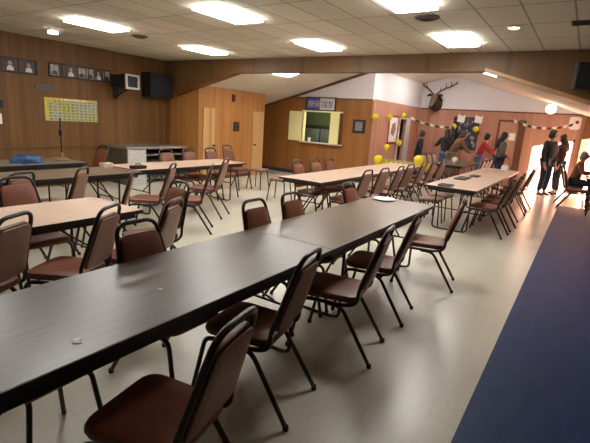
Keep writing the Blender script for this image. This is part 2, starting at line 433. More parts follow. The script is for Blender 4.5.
B().box((HX1+.01, -.05, HZ0+.005), (-5.86, -.02, HZ1), .004).done('shutter', 'shutter', h, True)
B().box((-5.855, -.1, HZ0), (-5.80, 0, HZ1), .004).done('side_post', 'trim', h, True)
b = B(); b.lathe([(.035, 0), (.045, .12), (.047, .12), (.04, .118), (.03, .01)], (-6.82, YW-.08, HZ0+.001), 14)
tag(b.done('paper_cup', 'white_paper'), 'white cup standing on the sill of the serving hatch', 'cup')
# sign over the hatch
s = thing('wall_sign', 'dark framed purple and white sign above the serving hatch', 'sign', (-6.55, YW, 2.1))
b = B()
for a, c in (((-.5, -.04, -.2), (.5, 0, -.17)), ((-.5, -.04, .15), (.5, 0, .18)), ((-.5, -.04, -.17), (-.47, 0, .15)), ((.47, -.04, -.17), (.5, 0, .15))): b.box(a, c)
b.done('frame', 'frame_dark', s, True)
B().box((-.47, -.022, -.17), (.47, -.002, .15)).done('board', 'sign_pale', s, True)
B().box((-.47, -.026, -.17), (-.02, -.022, .15)).done('purple_panel', 'purple', s, True)
b = B()
for i in range(5):
    x = -.40+i*.076
    b.box((x, -.031, -.09), (x+.016, -.026, .08)); b.box((x, -.031, .06 if i % 2 else -.01), (x+.05, -.026, .08 if i % 2 else .01))
    if i != 2: b.box((x+.036, -.031, -.09), (x+.05, -.026, .08 if i != 3 else .0))
b.done('pale_lettering', 'sign_pale', s, True)
b = B()
for i in range(5):
    x = .04+i*.08
    b.box((x, -.027, -.1), (x+.018, -.022, .06)); b.box((x, -.027, .04), (x+.055, -.022, .06))
    if i in (0, 2, 3): b.box((x, -.027, -.1), (x+.055, -.022, -.08))
    if i in (1, 3): b.box((x+.037, -.027, -.1), (x+.055, -.022, .06))
b.done('purple_lettering', 'purple', s, True)
p = thing('framed_picture', 'small grey framed picture hanging beside the serving hatch', 'picture', (-5.28, YW, 1.54))
b = B()
for a, c in (((-.18, -.03, -.18), (.18, 0, -.12)), ((-.18, -.03, .12), (.18, 0, .18)), ((-.18, -.03, -.12), (-.11, 0, .12)), ((.11, -.03, -.12), (.18, 0, .12))): b.box(a, c, .004)
b.done('frame', 'frame_dark', p, True); B().box((-.11, -.02, -.12), (.11, -.002, .12)).done('picture', 'grey_cloth', p, True)

# ------------------------------------------------------------------ things on the left wall
def photo_row(name, label, y0, y1, zc, slots, hh=.13):
    r = thing(name, label, 'picture', (XL, (y0+y1)/2, zc)); L = (y1-y0)/2
    b = B(); b.box((0, -L, -hh), (.03, L, -hh+.025)); b.box((0, -L, hh-.025), (.03, L, hh)); b.box((0, -L, -hh), (.03, -L+.03, hh)); b.box((0, L-.03, -hh), (.03, L, hh))
    for c in slots[:-1]: b.box((0, c[0]+.135, -hh), (.026, c[0]+.15, hh))
    b.done('frame', 'frame_dark', r, True)
    B().box((0.002, -L+.02, -hh+.02), (.012, L-.02, hh-.02)).done('backing_board', 'mat_brown', r, True)
    for c, kind in slots:
        ph = B().box((.012, c-.075, -.095), (.017, c+.075, .095)).done('photo', 'photo' if kind else 'photo_dark', r, True)
        b = B(); b.prism([(c-.06, -.09), (c+.06, -.09), (c+.05, -.03), (c+.02, -.01), (c-.02, -.01), (c-.05, -.03)], YZ, .017, .019); b.done('bust', 'photo_shirt' if kind != 1 else 'photo_dark', ph, True)
        b = B(); b.ball((.018, c, .03), .034, 10, 7, (.08, 1, 1.2)); b.done('portrait_face', 'face', ph)
    return r
photo_row('photo_frame_row', 'long dark frame of three portrait photos cut by the edge of the picture', 3.3, 4.25, 2.225, [(-.27, 1), (.02, 0), (.33, 0)])
photo_row('photo_frame_row', 'longer dark frame of six portrait photos on the panelled wall above the yellow poster', 4.46, 5.76, 2.24, [(-.54, 1), (-.22, 0), (-.0, 1), (.18, 1), (.36, 0), (.55, 1)])
q = thing('wall_plaque', 'narrow grey plaque between the photo frames and the yellow poster', 'plaque', (XL, 4.35, 1.9))
B().prism([(-.15, -.03), (-.12, -.045), (.12, -.045), (.15, -.03), (.15, .03), (.12, .045), (-.12, .045), (-.15, .03)], YZ, 0, .02).done('plate', 'plaque', q, True)
b = B(); b.box((.02, -.11, -.012), (.024, .1, -.004)); b.box((.02, -.1, .008), (.024, .11, .016)); b.done('engraving', 'photo_dark', q, True)
q = thing('hanging_poster', 'yellow and pale green gridded poster hanging on the panelled left wall', 'poster', (XL, 4.885, 1.5))
B().box((0, -.54, -.215), (.006, .54, .22)).done('sheet', 'poster', q, True)
b = B(); b.box((.006, -.54, .17), (.010, .54, .22)); b.box((.006, -.54, -.215), (.010, -.46, .17)); b.done('border', 'poster_yellow', q, True)
b = B()
for i in range(9):
    y = -.22+i*.06
    b.box((.010, y, .18), (.013, y+.04 if i % 3 else y+.02, .21))
b.done('heading', 'white_paper', q, True)
q = thing('wall_speaker_box', 'small dark box with a white card at the left edge of the panelled wall', 'box', (XL, 3.56, 1.5))
B().box((0, -.06, -.02), (.07, .05, .12), .008).done('case', 'black', q); B().box((0, -.06, -.3), (.01, .035, -.12)).done('card', 'white_paper', q, True)
# television on a bracket
t = thing('television', 'old box television with a pale bezel mounted high on the left wall', 'television', (-8.12, 5.86, 2.15), math.radians(12))
b = B(); b.prism([(-.2, -.15), (.2, -.15), (.2, .15), (-.2, .15)], YZ, -.08, .0)
o = b.done('case', 'black', t, True)
b = B(); b.box((-.42, -.17, -.13), (-.08, .17, .14), .03); b.done('tube_housing', 'black', t)
b = B()
for a, c in (((0, -.2, -.15), (.035, .2, -.105)), ((0, -.2, .115), (.035, .2, .15)), ((0, -.2, -.105), (.035, -.15, .115)), ((0, .15, -.105), (.035, .2, .115))): b.box(a, c, .006)
b.done('bezel', 'grey_plastic', t)
B().pad(rounded(.3, .3, .22, .02, 3, -.105), YZ, .022, .006).done('screen', 'screen', t)
t2 = thing('television_bracket', 'dark angled bracket holding the television on the left wall', 'bracket', (XL, 5.86, 2.0))
B().box((0, -.06, -.2), (.02, .06, .1), .004).done('wall_plate', 'black', t2)
B().tube(bend([(.02, 0, -.16), (.3, -.01, -.05), (.44, -.02, -.008)], .08), .016).done('arm', 'black', t2)
B().box((.3, -.14, -.018), (.66, .14, -.004), .004).done('shelf', 'black', t2)
t = thing('mounted_loudspeaker', 'large black loudspeaker fixed high in the corner of the left wall', 'loudspeaker', (XL, 6.83, 2.17))
B().box((.02, -.3, -.27), (.34, .3, .27), .012).done('cabinet', 'black', t)
B().box((.34, -.27, -.24), (.352, .27, .24), .006).done('grille', 'black_cloth', t)
B().box((0, -.08, -.1), (.02, .08, .1)).done('wall_bracket', 'steel_dark', t)

# ------------------------------------------------------------------ corner room wall fittings
q = thing('fire_alarm_strobe', 'small dark red alarm unit high on the orange panelled wall between the doors', 'alarm', (BX, 8.54, 2.04))
B().box((0, -.045, -.09), (.04, .045, .09), .006).done('case', 'maroon', q); B().box((.04, -.025, .02), (.06, .025, .07), .006).done('lens', 'frame_dark', q)
q = thing('wall_plate_emblem', 'small dark square emblem on the orange panelled wall under the alarm', 'plaque', (BX, 8.68, 1.33))
b = B(); b.box((0, -.1, -.12), (.02, .1, -.09)); b.box((0, -.1, .09), (.02, .1, .12)); b.box((0, -.1, -.09), (.02, -.07, .09)); b.box((0, .07, -.09), (.02, .1, .09)); b.box((0, -.07, -.015), (.02, .07, .015)); b.done('frame', 'frame_dark', q, True)
B().box((0, -.07, -.09), (.008, .07, .09)).done('panel', 'mat_brown', q, True)
# stainless serving counter
t = thing('serving_counter', 'stainless steel serving counter with open shelves against the left wall', 'counter', (-8.34, 6.44, 0))
b = B(); b.box((-.36, -.84, .77), (.36, .86, .82), .008); b.done('worktop', 'steel', t)
b = B(); b.box((-.34, -.82, 0), (.33, -.79, .77)); b.done('side_panel', 'steel_dark', t, True)
b = B(); b.box((.29, -.79, .0), (.33, -.33, .77), .004); b.done('front_panel', 'grey_plastic', t)
b = B(); b.box((-.34, .8, 0), (.33, .83, .77)); b.done('side_panel', 'steel_dark', t, True)
b = B(); b.box((-.36, -.79, 0), (-.34, .8, .77)); b.done('back_panel', 'steel_dark', t, True)
for z in (.1, .42, .62): B().box((-.34, -.33, z), (.31, .8, z+.025)).done('shelf', 'steel' if z != .42 else 'pale_box', t, True)

# ------------------------------------------------------------------ ceiling fittings
def troffer(loc, label, group, slope=0.):
    t = thing('ceiling_light', label, 'ceiling light', loc, 0, group)
    t.rotation_euler = (0, -slope, 0)
    b = B()
    for a, c in (((-.22, -.39, -.006), (.22, -.375, 0)), ((-.22, .375, -.006), (.22, .39, 0)), ((-.22, -.375, -.006), (-.205, .375, 0)), ((.205, -.375, -.006), (.22, .375, 0))): b.box(a, c)
    b.done('frame', 'metal_frame', t, True)
    B().box((-.212, -.382, -.04), (.212, .382, -.004), .012).done('diffuser', 'lens', t)
    return t
names = {(-6.17, 3.9): 'glowing panel light over the left tables, nearest of the left row',
 (-6.2, 6.08): 'glowing panel light in front of the beam above the left tables',
 (-3.74, 4.03): 'glowing panel light at the top of the picture over the tan table',
 (-3.75, 6.1): 'glowing panel light in front of the beam, middle of three',
 (-1.65, 4.12): 'glowing panel light cut by the top edge of the picture',
 (-1.66, 6.13): 'glowing panel light in front of the beam, nearest the right wall'}
for (x, y), l in names.items(): troffer((x, y, ZC), l, 'ceiling panel lights')
troffer((-3.74, 1.95, ZC), 'added unseen panel light over the walnut table behind the top edge of the picture', 'added overhead panel lights')  # continues the rows out of view, added to light the foreground
troffer((-6.2, 1.95, ZC), 'added unseen panel light over the left tables behind the top edge of the picture', 'added overhead panel lights')  # likewise added out of view, lights the left tables
troffer((-6.15, 8.65, vz(-6.15)), 'glowing panel light on the sloped ceiling beyond the beam above the corner room', 'sloped ceiling lights', math.atan(.29))
troffer((-1.84, 8.78, vz(-1.84)+.0), 'glowing panel light on the right slope just under the beam', 'sloped ceiling lights', -math.atan(.29))
for y in (8.6, 10.9, 13.0): troffer((PK, y, vz(PK)-.06), 'added unseen panel light under the ridge of the sloped ceiling, hidden by the beam', 'added ridge lights')  # unseen lamps added to brighten the vault and party room
troffer((-6.6, 11.6, 2.45), 'added unseen panel light brightening the kitchen behind the serving hatch', 'added kitchen lights')  # lamp added out of sight so the kitchen is not dark
t = thing('globe_light', 'round glowing globe light on the right slope near the far wall', 'ceiling light', (-.95, 13.4, vz(-.95)-.06))
B().lathe([(.09, 0), (.09, -.03), (.05, -.04)], (0, 0, .02), 16).done('base', 'metal_frame', t); B().ball((0, 0, -.10), .12).done('globe', 'globe', t)
t = thing('downlight', 'small round bright downlight in the tiled ceiling near the right wall', 'ceiling light', (-.91, 5.6, ZC))
B().lathe([(.075, 0), (.075, -.014), (.055, -.016), (.055, -.004)], (0, 0, 0), 20).done('ring', 'metal_frame', t); B().lathe([(.054, -.006), (.045, -.02), (.02, -.026)], (0, 0, 0), 18).done('lens', 'spot', t)
t = thing('ceiling_lamp', 'small white lamp box on the ceiling above the photo frames', 'lamp', (-7.43, 3.92, ZC))
B().box((-.05, -.07, -.03), (.05, .07, 0), .006).done('base', 'metal_frame', t); B().box((-.045, -.065, -.075), (.045, .065, -.03), .01).done('lens', 'beacon', t)
for (x, y), l in {(-6.36, 4.76): 'dark round ceiling vent over the left tables', (-1.67, 4.89): 'dark round ceiling vent below the topmost panel light'}.items():
    t = thing('ceiling_vent', l, 'vent', (x, y, ZC), 0, 'round ceiling vents')
    B().lathe([(.13, 0), (.13, -.012), (.105, -.022)], (0, 0, 0), 24).done('ring', 'vent', t)
    b = B()
    for r in (.03, .055, .08): b.tube([(r*math.cos(a*PI/9), r*math.sin(a*PI/9), -.024) for a in range(18)], .006, 6, True)
    b.done('grille', 'vent', t)
t = thing('ceiling_grille', 'long dark ceiling grille at the right edge of the picture', 'vent', (-.2, 5.56, ZC))
b = B()
for a, c in (((-.16, -.09, -.015), (.3, -.075, 0)), ((-.16, .075, -.015), (.3, .09, 0)), ((-.16, -.075, -.015), (-.145, .075, 0)), ((.285, -.075, -.015), (.3, .075, 0))): b.box(a, c)
b.done('frame', 'vent', t, True)
b = B()
for i in range(7): b.box((-.145, -.07+i*.021, -.012), (.285, -.06+i*.021, -.002))
b.done('slats', 'cab_dark', t, True)
t = thing('beam_loudspeaker', 'small black loudspeaker with a grey edge mounted on the dark beam', 'loudspeaker', (-.2, YBM, 2.41), math.radians(14))
B().box((-.13, -.24, -.17), (.14, -.05, .17), .015).done('cabinet', 'black', t)
B().box((-.12, -.252, -.16), (.13, -.24, .16), .006).done('grille', 'black_cloth', t)
B().box((-.145, -.25, -.17), (-.13, -.06, .17), .005).done('side_trim', 'plaque', t)
B().box((-.04, -.05, -.05), (.04, .035, .05)).done('bracket', 'steel_dark', t)

# ------------------------------------------------------------------ tables
def table(name, label, x0, x1, y0, y1, top, group=None, apron=.05, inset=(.3, .3)):
    w, l = x1-x0, y1-y0
    t = thing(name, label, 'table', ((x0+x1)/2, (y0+y1)/2, 0), 0, group)
    B().box((-w/2, -l/2, .712), (w/2, l/2, .74), .004).done('tabletop', top, t, True)
    e = .002; b = B()
    for a, c in (((-w/2-e, -l/2-e, .708), (w/2+e, -l/2+.0, .738)), ((-w/2-e, l/2, .708), (w/2+e, l/2+e, .738)), ((-w/2-e, -l/2, .708), (-w/2, l/2, .738)), ((w/2, -l/2, .708), (w/2+e, l/2, .738))): b.box(a, c)
    b.done('edging', 'edge', t, True)
    b = B(); s = .045; z0 = .712-apron
    for a, c in (((-w/2+s, -l/2+s, z0), (w/2-s, -l/2+s+.02, .712)), ((-w/2+s, l/2-s-.02, z0), (w/2-s, l/2-s, .712)), ((-w/2+s, -l/2+s, z0), (-w/2+s+.02, l/2-s, .712)), ((w/2-s-.02, -l/2+s, z0), (w/2-s, l/2-s, .712))): b.box(a, c)
    b.done('apron', 'apron', t, True)
    for sg in (-1, 1):
        yy = sg*(l/2-inset[0 if sg < 0 else 1]); lx = w/2-.12
        g = B().tube(bend([(-lx, yy, .70), (-lx, yy, .03), (-lx+.08, yy, .014), (lx-.08, yy, .014), (lx, yy, .03), (lx, yy, .70)], .06), .0135).done('leg', 'tube', t)
        b = B(); b.tube([(-lx, yy, .36), (lx, yy, .36)], .009); b.done('crossbar', 'tube', g)
        b = B(); b.tube([(.1, yy, .37), (.1, yy-sg*.42, .70)], .009); b.done('brace', 'tube', t)
    return t
TX0, TX1 = -2.103, -1.343
table('folding_table', 'dark walnut folding table filling the lower left foreground', TX0, TX1, .132, 2.574, 'walnut', apron=.075)
table('folding_table', 'dark brown folding table butted to the far end of the foreground walnut table', TX0, TX1, 2.578, 5.02, 'brown_top', apron=.075, inset=(.425, .3))
table('folding_table', 'tan folding table behind the foreground walnut table, cut by the left edge', -3.95, -3.18, -.05, 2.38, 'tan_top')
table('folding_table', 'dark brown folding table behind the near tan table, in front of the blue bag', -5.95, -5.19, 1.45, 3.89, 'brown_top')
table('folding_table', 'long tan folding table in front of the stainless serving counter', -6.12, -5.36, 3.93, 6.37, 'tan_top')
table('folding_table', 'olive brown folding table along the left wall carrying the blue bag', -7.25, -6.49, 1.4, 3.84, 'olive_top')
table('folding_table', 'tan folding table in the middle of the hall in front of the serving hatch', -3.86, -3.10, 5.38, 7.82, 'tan_top')
table('folding_table', 'tan folding table continuing the middle row towards the yellow covered table', -3.86, -3.10, 7.84, 10.1, 'tan_top')
table('folding_table', 'tan folding table with dark trays on it at the right of the hall', -2.03, -1.24, 6.82, 9.26, 'tan_top')
table('folding_table', 'tan folding table at the far end of the right row, before the person in grey', -2.03, -1.24, 9.28, 11.72, 'tan_top')
table('folding_table', 'brown folding table in the party area before the notice board', -3.25, -2.49, 11.3, 13.3, 'brown_top', inset=(.24, .24))
table('folding_table', 'brown folding table at the right edge where the seated person sits', .1, .8, 11.7, 13.4, 'brown_top')
yt = table('party_table', 'brown party table with a yellow plastic skirt in front of the recess wall', -4.4, -3.2, 10.35, 11.1-.15, 'brown_top')
b = B(); W_, L_ = .605, .305
def wavy(n, f): return [f(i/n) for i in range(n+1)]
pts = wavy(40, lambda t: (-W_+2*W_*t, -L_-.004-.008*math.sin(t*60)))
for i in range(40):
    a, c = pts[i], pts[i+1]
    v = [b.bm.verts.new(p) for p in ((a[0], a[1], .60), (c[0], c[1], .60), (c[0], c[1]+.004, .745), (a[0], a[1]+.004, .745))]; b._f(v)
    v = [b.bm.verts.new(p) for p in ((a[0], -a[1], .60), (c[0], -c[1], .60), (c[0], -c[1]-.004, .745), (a[0], -a[1]-.004, .745))]; b._f(v)
for sx in (-1, 1):
    for i in range(20):
        y0, y1 = -L_+2*L_*i/20, -L_+2*L_*(i+1)/20; xo = lambda y: sx*(W_+.006+.006*math.sin(y*90))
        v = [b.bm.verts.new(p) for p in ((xo(y0), y0, .60), (xo(y1), y1, .60), (sx*(W_+.002), y1, .745), (sx*(W_+.002), y0, .745))]; b._f(v)
sk = b.done('table_skirt', 'yellow'); sk.location = yt.location
md = sk.modifiers.new('thickness', 'SOLIDIFY'); md.thickness = .003
tag(sk, 'yellow plastic skirt pinned round the party table', 'table skirt')

# ------------------------------------------------------------------ chairs
def make_chair():
    t = thing('stacking_chair', '-', 'chair')
    # back plane leans away: z .50 -> .93 , y -.20 -> -.34
    def BP(u, v, d): return (u, -.205-.30*(v-.50)-d*.96, v-d*.28)
    B().pad(rounded(.37, .42, .42, [.07, .07, .09, .09], 5, -.20), XY, .055, .022).done('seat', 'vinyl', t).location = (0, 0, .415)
    bk = B().pad(rounded(.350, .270, .372, [.06, .06, .05, .05], 5, .503), lambda u, v, d: BP(u, v, .012-d), .034, .013).done('backrest', 'vinyl', t)
    B().pad(rounded(.340, .260, .356, [.055, .055, .045, .045], 5, .511), lambda u, v, d: BP(u, v, .012+d), .012, .005).done('back_panel', 'panel', bk)
    # one tube: up the back, over the top, down and forward under the seat
    r = .0135; side = []
    def S(sx): return [(sx*.195, .14, .40), (sx*.19, -.12, .40), (sx*.192, -.205, .43), BP(sx*.190, .52, 0), BP(sx*.146, .90, 0), BP(sx*.138, .945, 0)]
    loop = S(1)+S(-1)[::-1]
    B().tube(bend(loop[:4], .075, 6)+bend([loop[3]]+[BP(.138, .938, 0), BP(-.138, .938, 0)]+[loop[8]], .075, 8)[1:-1]+bend(loop[8:], .075, 6), r, 10).done('back_frame', 'tube', t)
    b = B()
    b.tube(bend([(0, -.13, .40), (.192, -.13, .40), (.194, .13, .40), (-.194, .13, .40), (-.192, -.13, .40), (0, -.13, .40)], .03)[:-1], .010, 8, True)
    b.done('seat_frame', 'tube', t)
    for sx in (-1, 1):
        g = B().tube(bend([(sx*.193, .10, .398), (sx*.196, .19, .395), (sx*.215, .27, .014)], .06, 5), r).done('leg', 'tube', t)
        B().lathe([(.016, 0), (.017, .02), (.015, .028)], (sx*.215, .27, 0), 10).done('foot_cap', 'rubber', g)
        g = B().tube(bend([(sx*.186, .02, .388), (sx*.188, -.10, .386), (sx*.205, -.335, .014)], .07, 5), r).done('leg', 'tube', t)
        B().lathe([(.016, 0), (.017, .02), (.015, .028)], (sx*.205, -.335, 0), 10).done('foot_cap', 'rubber', g)
    return t
proto = make_chair(); used = [False]
W, E_, N, S_ = PI/2, -PI/2, 0., PI      # direction each chair faces: -x, +x, +y, -y
def chair(x, y, face, label, group, swap=None):
    """x, y: where the middle of the seat stands"""
    if not used[0]:
        used[0] = True; proto.location = (x, y, 0); proto.rotation_euler = (0, 0, face); proto['label'] = label; proto['group'] = group; return proto
    return dup(proto, (x, y, 0), face, label, group, swap)
r_ = math.radians
G = 'chairs at the foreground tables'
chair(-1.20, .96, W+r_(12), 'rust seated chair nearest the camera, cut by the bottom edge of the picture', G)
chair(-1.42, 1.80, W+r_(10), 'brown stacking chair at the near side of the walnut table, second from the camera', G)
chair(-1.32, 2.64, W+r_(10), 'brown stacking chair at the near side just past the joint of the two tables', G)
chair(-1.36, 3.40, W+r_(8), 'brown stacking chair tucked half hidden behind the third chair of the near side', G)
chair(-1.24, 4.45, W+r_(12), 'brown stacking chair standing edge on at the far end of the near side', G)
chair(-1.87, 1.60, E_, 'rust padded chair behind the walnut table with its back rising above the edge', G)
chair(-1.875, 2.735, E_, 'left one of two rust padded chairs side by side behind the table joint', G)
chair(-1.875, 3.27, E_, 'right one of two rust padded chairs side by side behind the table joint', G)
chair(-1.865, 4.44, E_, 'rust padded chair whose top peeps over the far end of the dark brown table', G)
G = 'chairs at the near tan table'
chair(-3.08, 1.02, W+r_(28), 'brown chair at the near tan table next to the left edge of the picture', G)
chair(-2.97, 1.58, W+r_(28), 'brown chair at the near tan table seen from behind, second from the left edge', G)
chair(-2.90, 2.11, W+r_(24), 'brown chair at the corner of the near tan table behind the rust padded back', G)
chair(-3.30, 2.56, S_-r_(6), 'rust padded chair standing across the far end of the near tan table', G)
chair(-3.88, .84, E_, 'ochre backed chair at the far side of the near tan table by the left edge', G, {'backrest': 'vinyl_yellow'})
chair(-3.88, 1.32, E_, 'pale tan backed chair at the far side of the near tan table', G, {'backrest': 'vinyl_tan'})
chair(-3.88, 1.80, E_, 'rust backed chair across the near tan table next to the pale one', G)
G = 'chairs at the far left tables'
chair(-4.80, 1.88, W+r_(18), 'brown chair at the dark brown left table, nearest the left edge', G)
chair(-4.83, 2.45, W+r_(36), 'brown chair at the dark brown left table, second from the left edge', G)
chair(-4.32, 2.70, W+r_(48), 'brown chair pulled out from the dark brown left table, seen in profile', G)
chair(-4.76, 3.66, W+r_(34), 'brown chair at the joint of the dark brown and the long tan left tables', G)
chair(-4.44, 4.05, W+r_(42), 'brown chair pulled out at the middle of the long tan left table', G)
chair(-4.97, 4.92, W+r_(26), 'brown chair at the far end of the long tan left table', G)
for i, y in enumerate((5.2, 5.74, 6.32)):
    chair(-5.95, y, E_, 'chair top showing over the long tan left table, %s of three' % ('nearest', 'middle', 'farthest')[i], G)
chair(-6.45, 7.35, E_, 'brown chair standing alone before the orange corner room wall', G)
chair(-7.0, 4.12, S_, 'dark reddish chair at the end of the olive table beside the stainless counter', G)
G = 'chairs at the middle row of tables'
for y, x, l in ((6.02, -2.98, 'nearest the camera'), (6.62, -2.95, 'second from the near end'), (7.22, -2.92, 'third from the near end'), (7.84, -2.94, 'fourth from the near end'), (8.65, -2.96, 'fifth from the near end'), (9.3, -2.94, 'sixth from the near end'), (10.1, -2.95, 'farthest from the camera')):
    chair(x, y, W+r_(random.uniform(-7, 7)), 'brown chair on the near side of the middle tables, '+l, G)
for y, l in ((6.12, 'first from the near end'), (6.66, 'second from the near end'), (7.2, 'third from the near end')):
    chair(-3.70, y, E_+r_(random.uniform(-6, 6)), 'brown chair on the hatch side of the middle tables, '+l, G)
G = 'chairs at the right row of tables'
for y, x, l in ((7.42, -1.16, 'nearest the camera'), (8.1, -1.13, 'second from the near end'), (8.68, -1.16, 'third from the near end'), (9.9, -1.14, 'fourth from the near end'), (10.6, -1.15, 'farthest')):
    chair(x, y, W+r_(random.uniform(-6, 6)), 'dark chair on the carpet side of the right tables, '+l, G)
G = 'chairs in the party area'
for y, l in ((11.82, 'nearest'), (12.30, 'middle'), (12.78, 'farthest')):
    chair(-3.35, y, E_, 'chair on the left of the brown party area table, %s of three' % l, G, {'backrest': 'vinyl_tan'})
    chair(-2.40, y, W, 'chair on the right of the brown party area table, %s of three' % l, G)
G = 'chairs by the right wall'
chair(.0, 11.72, E_, 'dark chair at the right edge table in front of the seated person', G)
chair(.45, 11.4, N, 'dark chair at the near end of the right edge table', G)
chair(.68, 5.95, W+r_(10), 'dark chair on the blue carpet cut by the right edge of the picture', G)

def stool(x, y, rz, label):
    t = thing('stool', label, 'stool', (x, y, 0), rz, 'backless stools')
    B().pad(rounded(.36, .36, .36, .05, 4, -.18), XY, .045, .015).done('seat', 'panel', t).location = (0, 0, .42)
    for sx in (-1, 1):
        for sy in (-1, 1): B().tube(bend([(sx*.1, sy*.13, .405), (sx*.15, sy*.14, .40), (sx*.19, sy*.19, .0)], .04), .012).done('leg', 'tube', t)
    B().box((-.15, -.15, .405), (.15, .15, .42)).done('seat_frame', 'tube', t)
stool(-4.95, 6.95, .2, 'brown backless stool standing free left of the middle table')
stool(-6.15, 7.75, .1, 'brown backless stool before the orange corner room wall')

# ------------------------------------------------------------------ things on tables
b = B(); b.lathe([(.06, 0), (.13, .012), (.135, .018), (.128, .018), (.06, .006)], (-1.9, 4.84, .74), 24)
tag(b.done('plate', 'white_paper'), 'white round plate at the far end of the dark brown table', 'plate')
b = B(); b.prism([(-.022, -.012), (.006, -.02), (.024, .004), (.002, .006), (-.004, .022), (-.02, .01)], XY, 0, .003)
o = b.done('paper_scrap', 'white_paper'); o.location = (-1.46, .79, .74); tag(o, 'torn scrap of white paper on the walnut table near the lower left', 'paper')
b = B(); b.prism([(-.012, -.006), (.012, -.006), (.006, .012)], XY, 0, .002)
o = b.done('paper_scrap', 'white_paper'); o.location = (-1.64, 1.32, .74); tag(o, 'tiny white paper fleck on the middle of the walnut table', 'paper')
stool(-1.86, .84, .05, 'backless stool under the walnut table, only its seat edge and curved legs showing')
stool(-2.04, 7.36, .1, 'brown backless stool tucked under the left side of the right table, nearer one')
stool(-2.04, 7.95, -.1, 'brown backless stool tucked under the left side of the right table, farther one')
def tray(x, y, w, l, label):
    t = thing('tray', label, 'tray', (x, y, .74), 0, 'dark trays on the right table')
    B().pad(rounded(w, w, l, .02, 3, -l/2), XY, .012, .004).done('base', 'black', t)
    b = B(); q = rounded(w, w, l, .02, 3, -l/2); b.tube([(u, v, .014) for u, v in q], .008, 6, True); b.done('rim', 'black', t)
tray(-1.74, 6.98, .2, .24, 'dark tray at the near end of the right tan table')
tray(-1.80, 8.35, .2, .5, 'long dark tray in the middle of the right tan table')
tray(-1.72, 9.05, .16, .28, 'small dark tray past the long one on the right tan table')
def bag(x, y, z, label):
    t = thing('paper_bag', label, 'bag', (x, y, z))
    b = B(); b.prism([(-.07, 0), (.07, 0), (.08, .08), (.05, .13), (-.01, .11), (-.06, .12), (-.075, .06)], XZ, -.04, .04); b.done('body', 'white_paper', t)
    B().tube([(-.03, 0, .11), (-.02, .01, .145), (.02, .01, .145), (.035, 0, .115)], .005).done('handle', 'white_paper', t)
bag(-1.55, 11.5, .74, 'white paper bag at the far end of the right tables')
b = B()
n, m = 22, 10
rows = []
for j in range(m+1):
    row = []
    for i in range(n):
        a = 2*PI*i/n; ph = j/m; k = math.sin(PI*min(1, .12+.88*(1-ph)) / 2) if ph < 1 else .05
        rr = (1-.35*ph**2)*(1+.10*math.sin(3*a+ph*4)+.06*math.sin(7*a-ph*9))
        if ph == 1: rr *= .2
        row.append(b.bm.verts.new((.14*rr*math.cos(a), .22*rr*math.sin(a), .095*math.sin(ph*PI/2)*(1+.12*math.sin(2*a+1)))))
    rows.append(row)
for A, D in zip(rows, rows[1:]):
    for i in range(n): b._f([A[i], A[(i+1) % n], D[(i+1) % n], D[i]])
b._f(rows[0][::-1]); b._f(rows[-1])
root = thing('duffel_bag', 'crumpled blue cloth bag on the olive table by the left wall', 'bag', (-6.76, 3.08, .74))
b.done('body', 'blue_cloth', root)
B().tube(bend([(-.05, -.13, .07), (-.03, -.11, .12), (.02, .1, .12), (.04, .13, .07)], .05), .01).done('handle', 'blue_cloth', root)
t = thing('table_stand', 'thin dark upright stand with a brown foot on the olive table', 'stand', (-6.86, 3.64, .74))
B().lathe([(.11, 0), (.11, .015), (.05, .05), (.03, .11), (.015, .13)], (0, 0, 0), 16).done('base', 'brown_shirt', t)
B().tube([(0, 0, .12), (0, 0, .66)], .011).done('pole', 'black_tube', t)
B().lathe([(.012, .38), (.028, .40), (.028, .47), (.012, .49)], (0, 0, 0), 12).done('collar', 'black_tube', t)
t = thing('carton', 'small pale box on the far corner of the dark brown left table', 'box', (-5.83, 3.74, .74))
B().box((-.05, -.08, 0), (.05, .08, .055), .004).done('body', 'pale_box', t); B().box((-.052, -.082, .055), (.052, .082, .07), .004).done('lid', 'pale_box', t)
t = thing('cash_box', 'small black box at the near end of the long tan left table', 'box', (-5.52, 4.06, .74))
B().box((-.06, -.11, 0), (.06, .11, .05), .006).done('body', 'black', t); B().tube(bend([(0, -.04, .05), (0, -.04, .075), (0, .04, .075), (0, .04, .05)], .015), .006).done('handle', 'black', t)

# ------------------------------------------------------------------ party decorations
def balloon(x, y, z, r, m, label, cat='balloon', group='party balloons'):
    t = thing('balloon', label, cat, (x, y, z), 0, group)
    B().lathe([(.004, -1.22*r), (.22*r, -1.08*r), (.62*r, -.75*r), (.92*r, -.3*r), (1.0*r, .1*r), (.93*r, .5*r), (.68*r, .82*r), (.35*r, .98*r), (.05*r, 1.03*r)], (0, 0, 0), 18).done('bladder', m, t)
    B().lathe([(.2*r, -1.38*r), (.06*r, -1.22*r), (.1*r, -1.16*r)], (0, 0, 0), 10).done('knot', m, t)
Y = 'yellow_balloon'
balloon(-4.28, 10.2, .76, .115, Y, 'yellow balloon at the left corner of the party table')
balloon(-3.24, 10.14, .86, .115, Y, 'yellow balloon at the right corner of the party table')
balloon(-4.78, 11.9, 1.0, .088, Y, 'yellow balloon low on the recess wall above the party table')
balloon(-4.83, 12.98, 1.12, .088, Y, 'yellow balloon on the recess wall beside the dark doorway')
balloon(-4.83, 13.1, 1.94, .088, Y, 'yellow balloon above the dark doorway')
balloon(-4.83, 12.0, 1.85, .088, Y, 'yellow balloon beside the bright poster, high on the recess wall')
balloon(-4.86, 11.06, 1.81, .088, Y, 'yellow balloon on the corner right of the framed picture')
balloon(-3.70, 14.74, 1.72,   .09, Y, 'yellow balloon at the left end of the notice board')
balloon(-3.03, 14.86, 1.68, .09, Y, 'yellow balloon at the right end of the notice board')
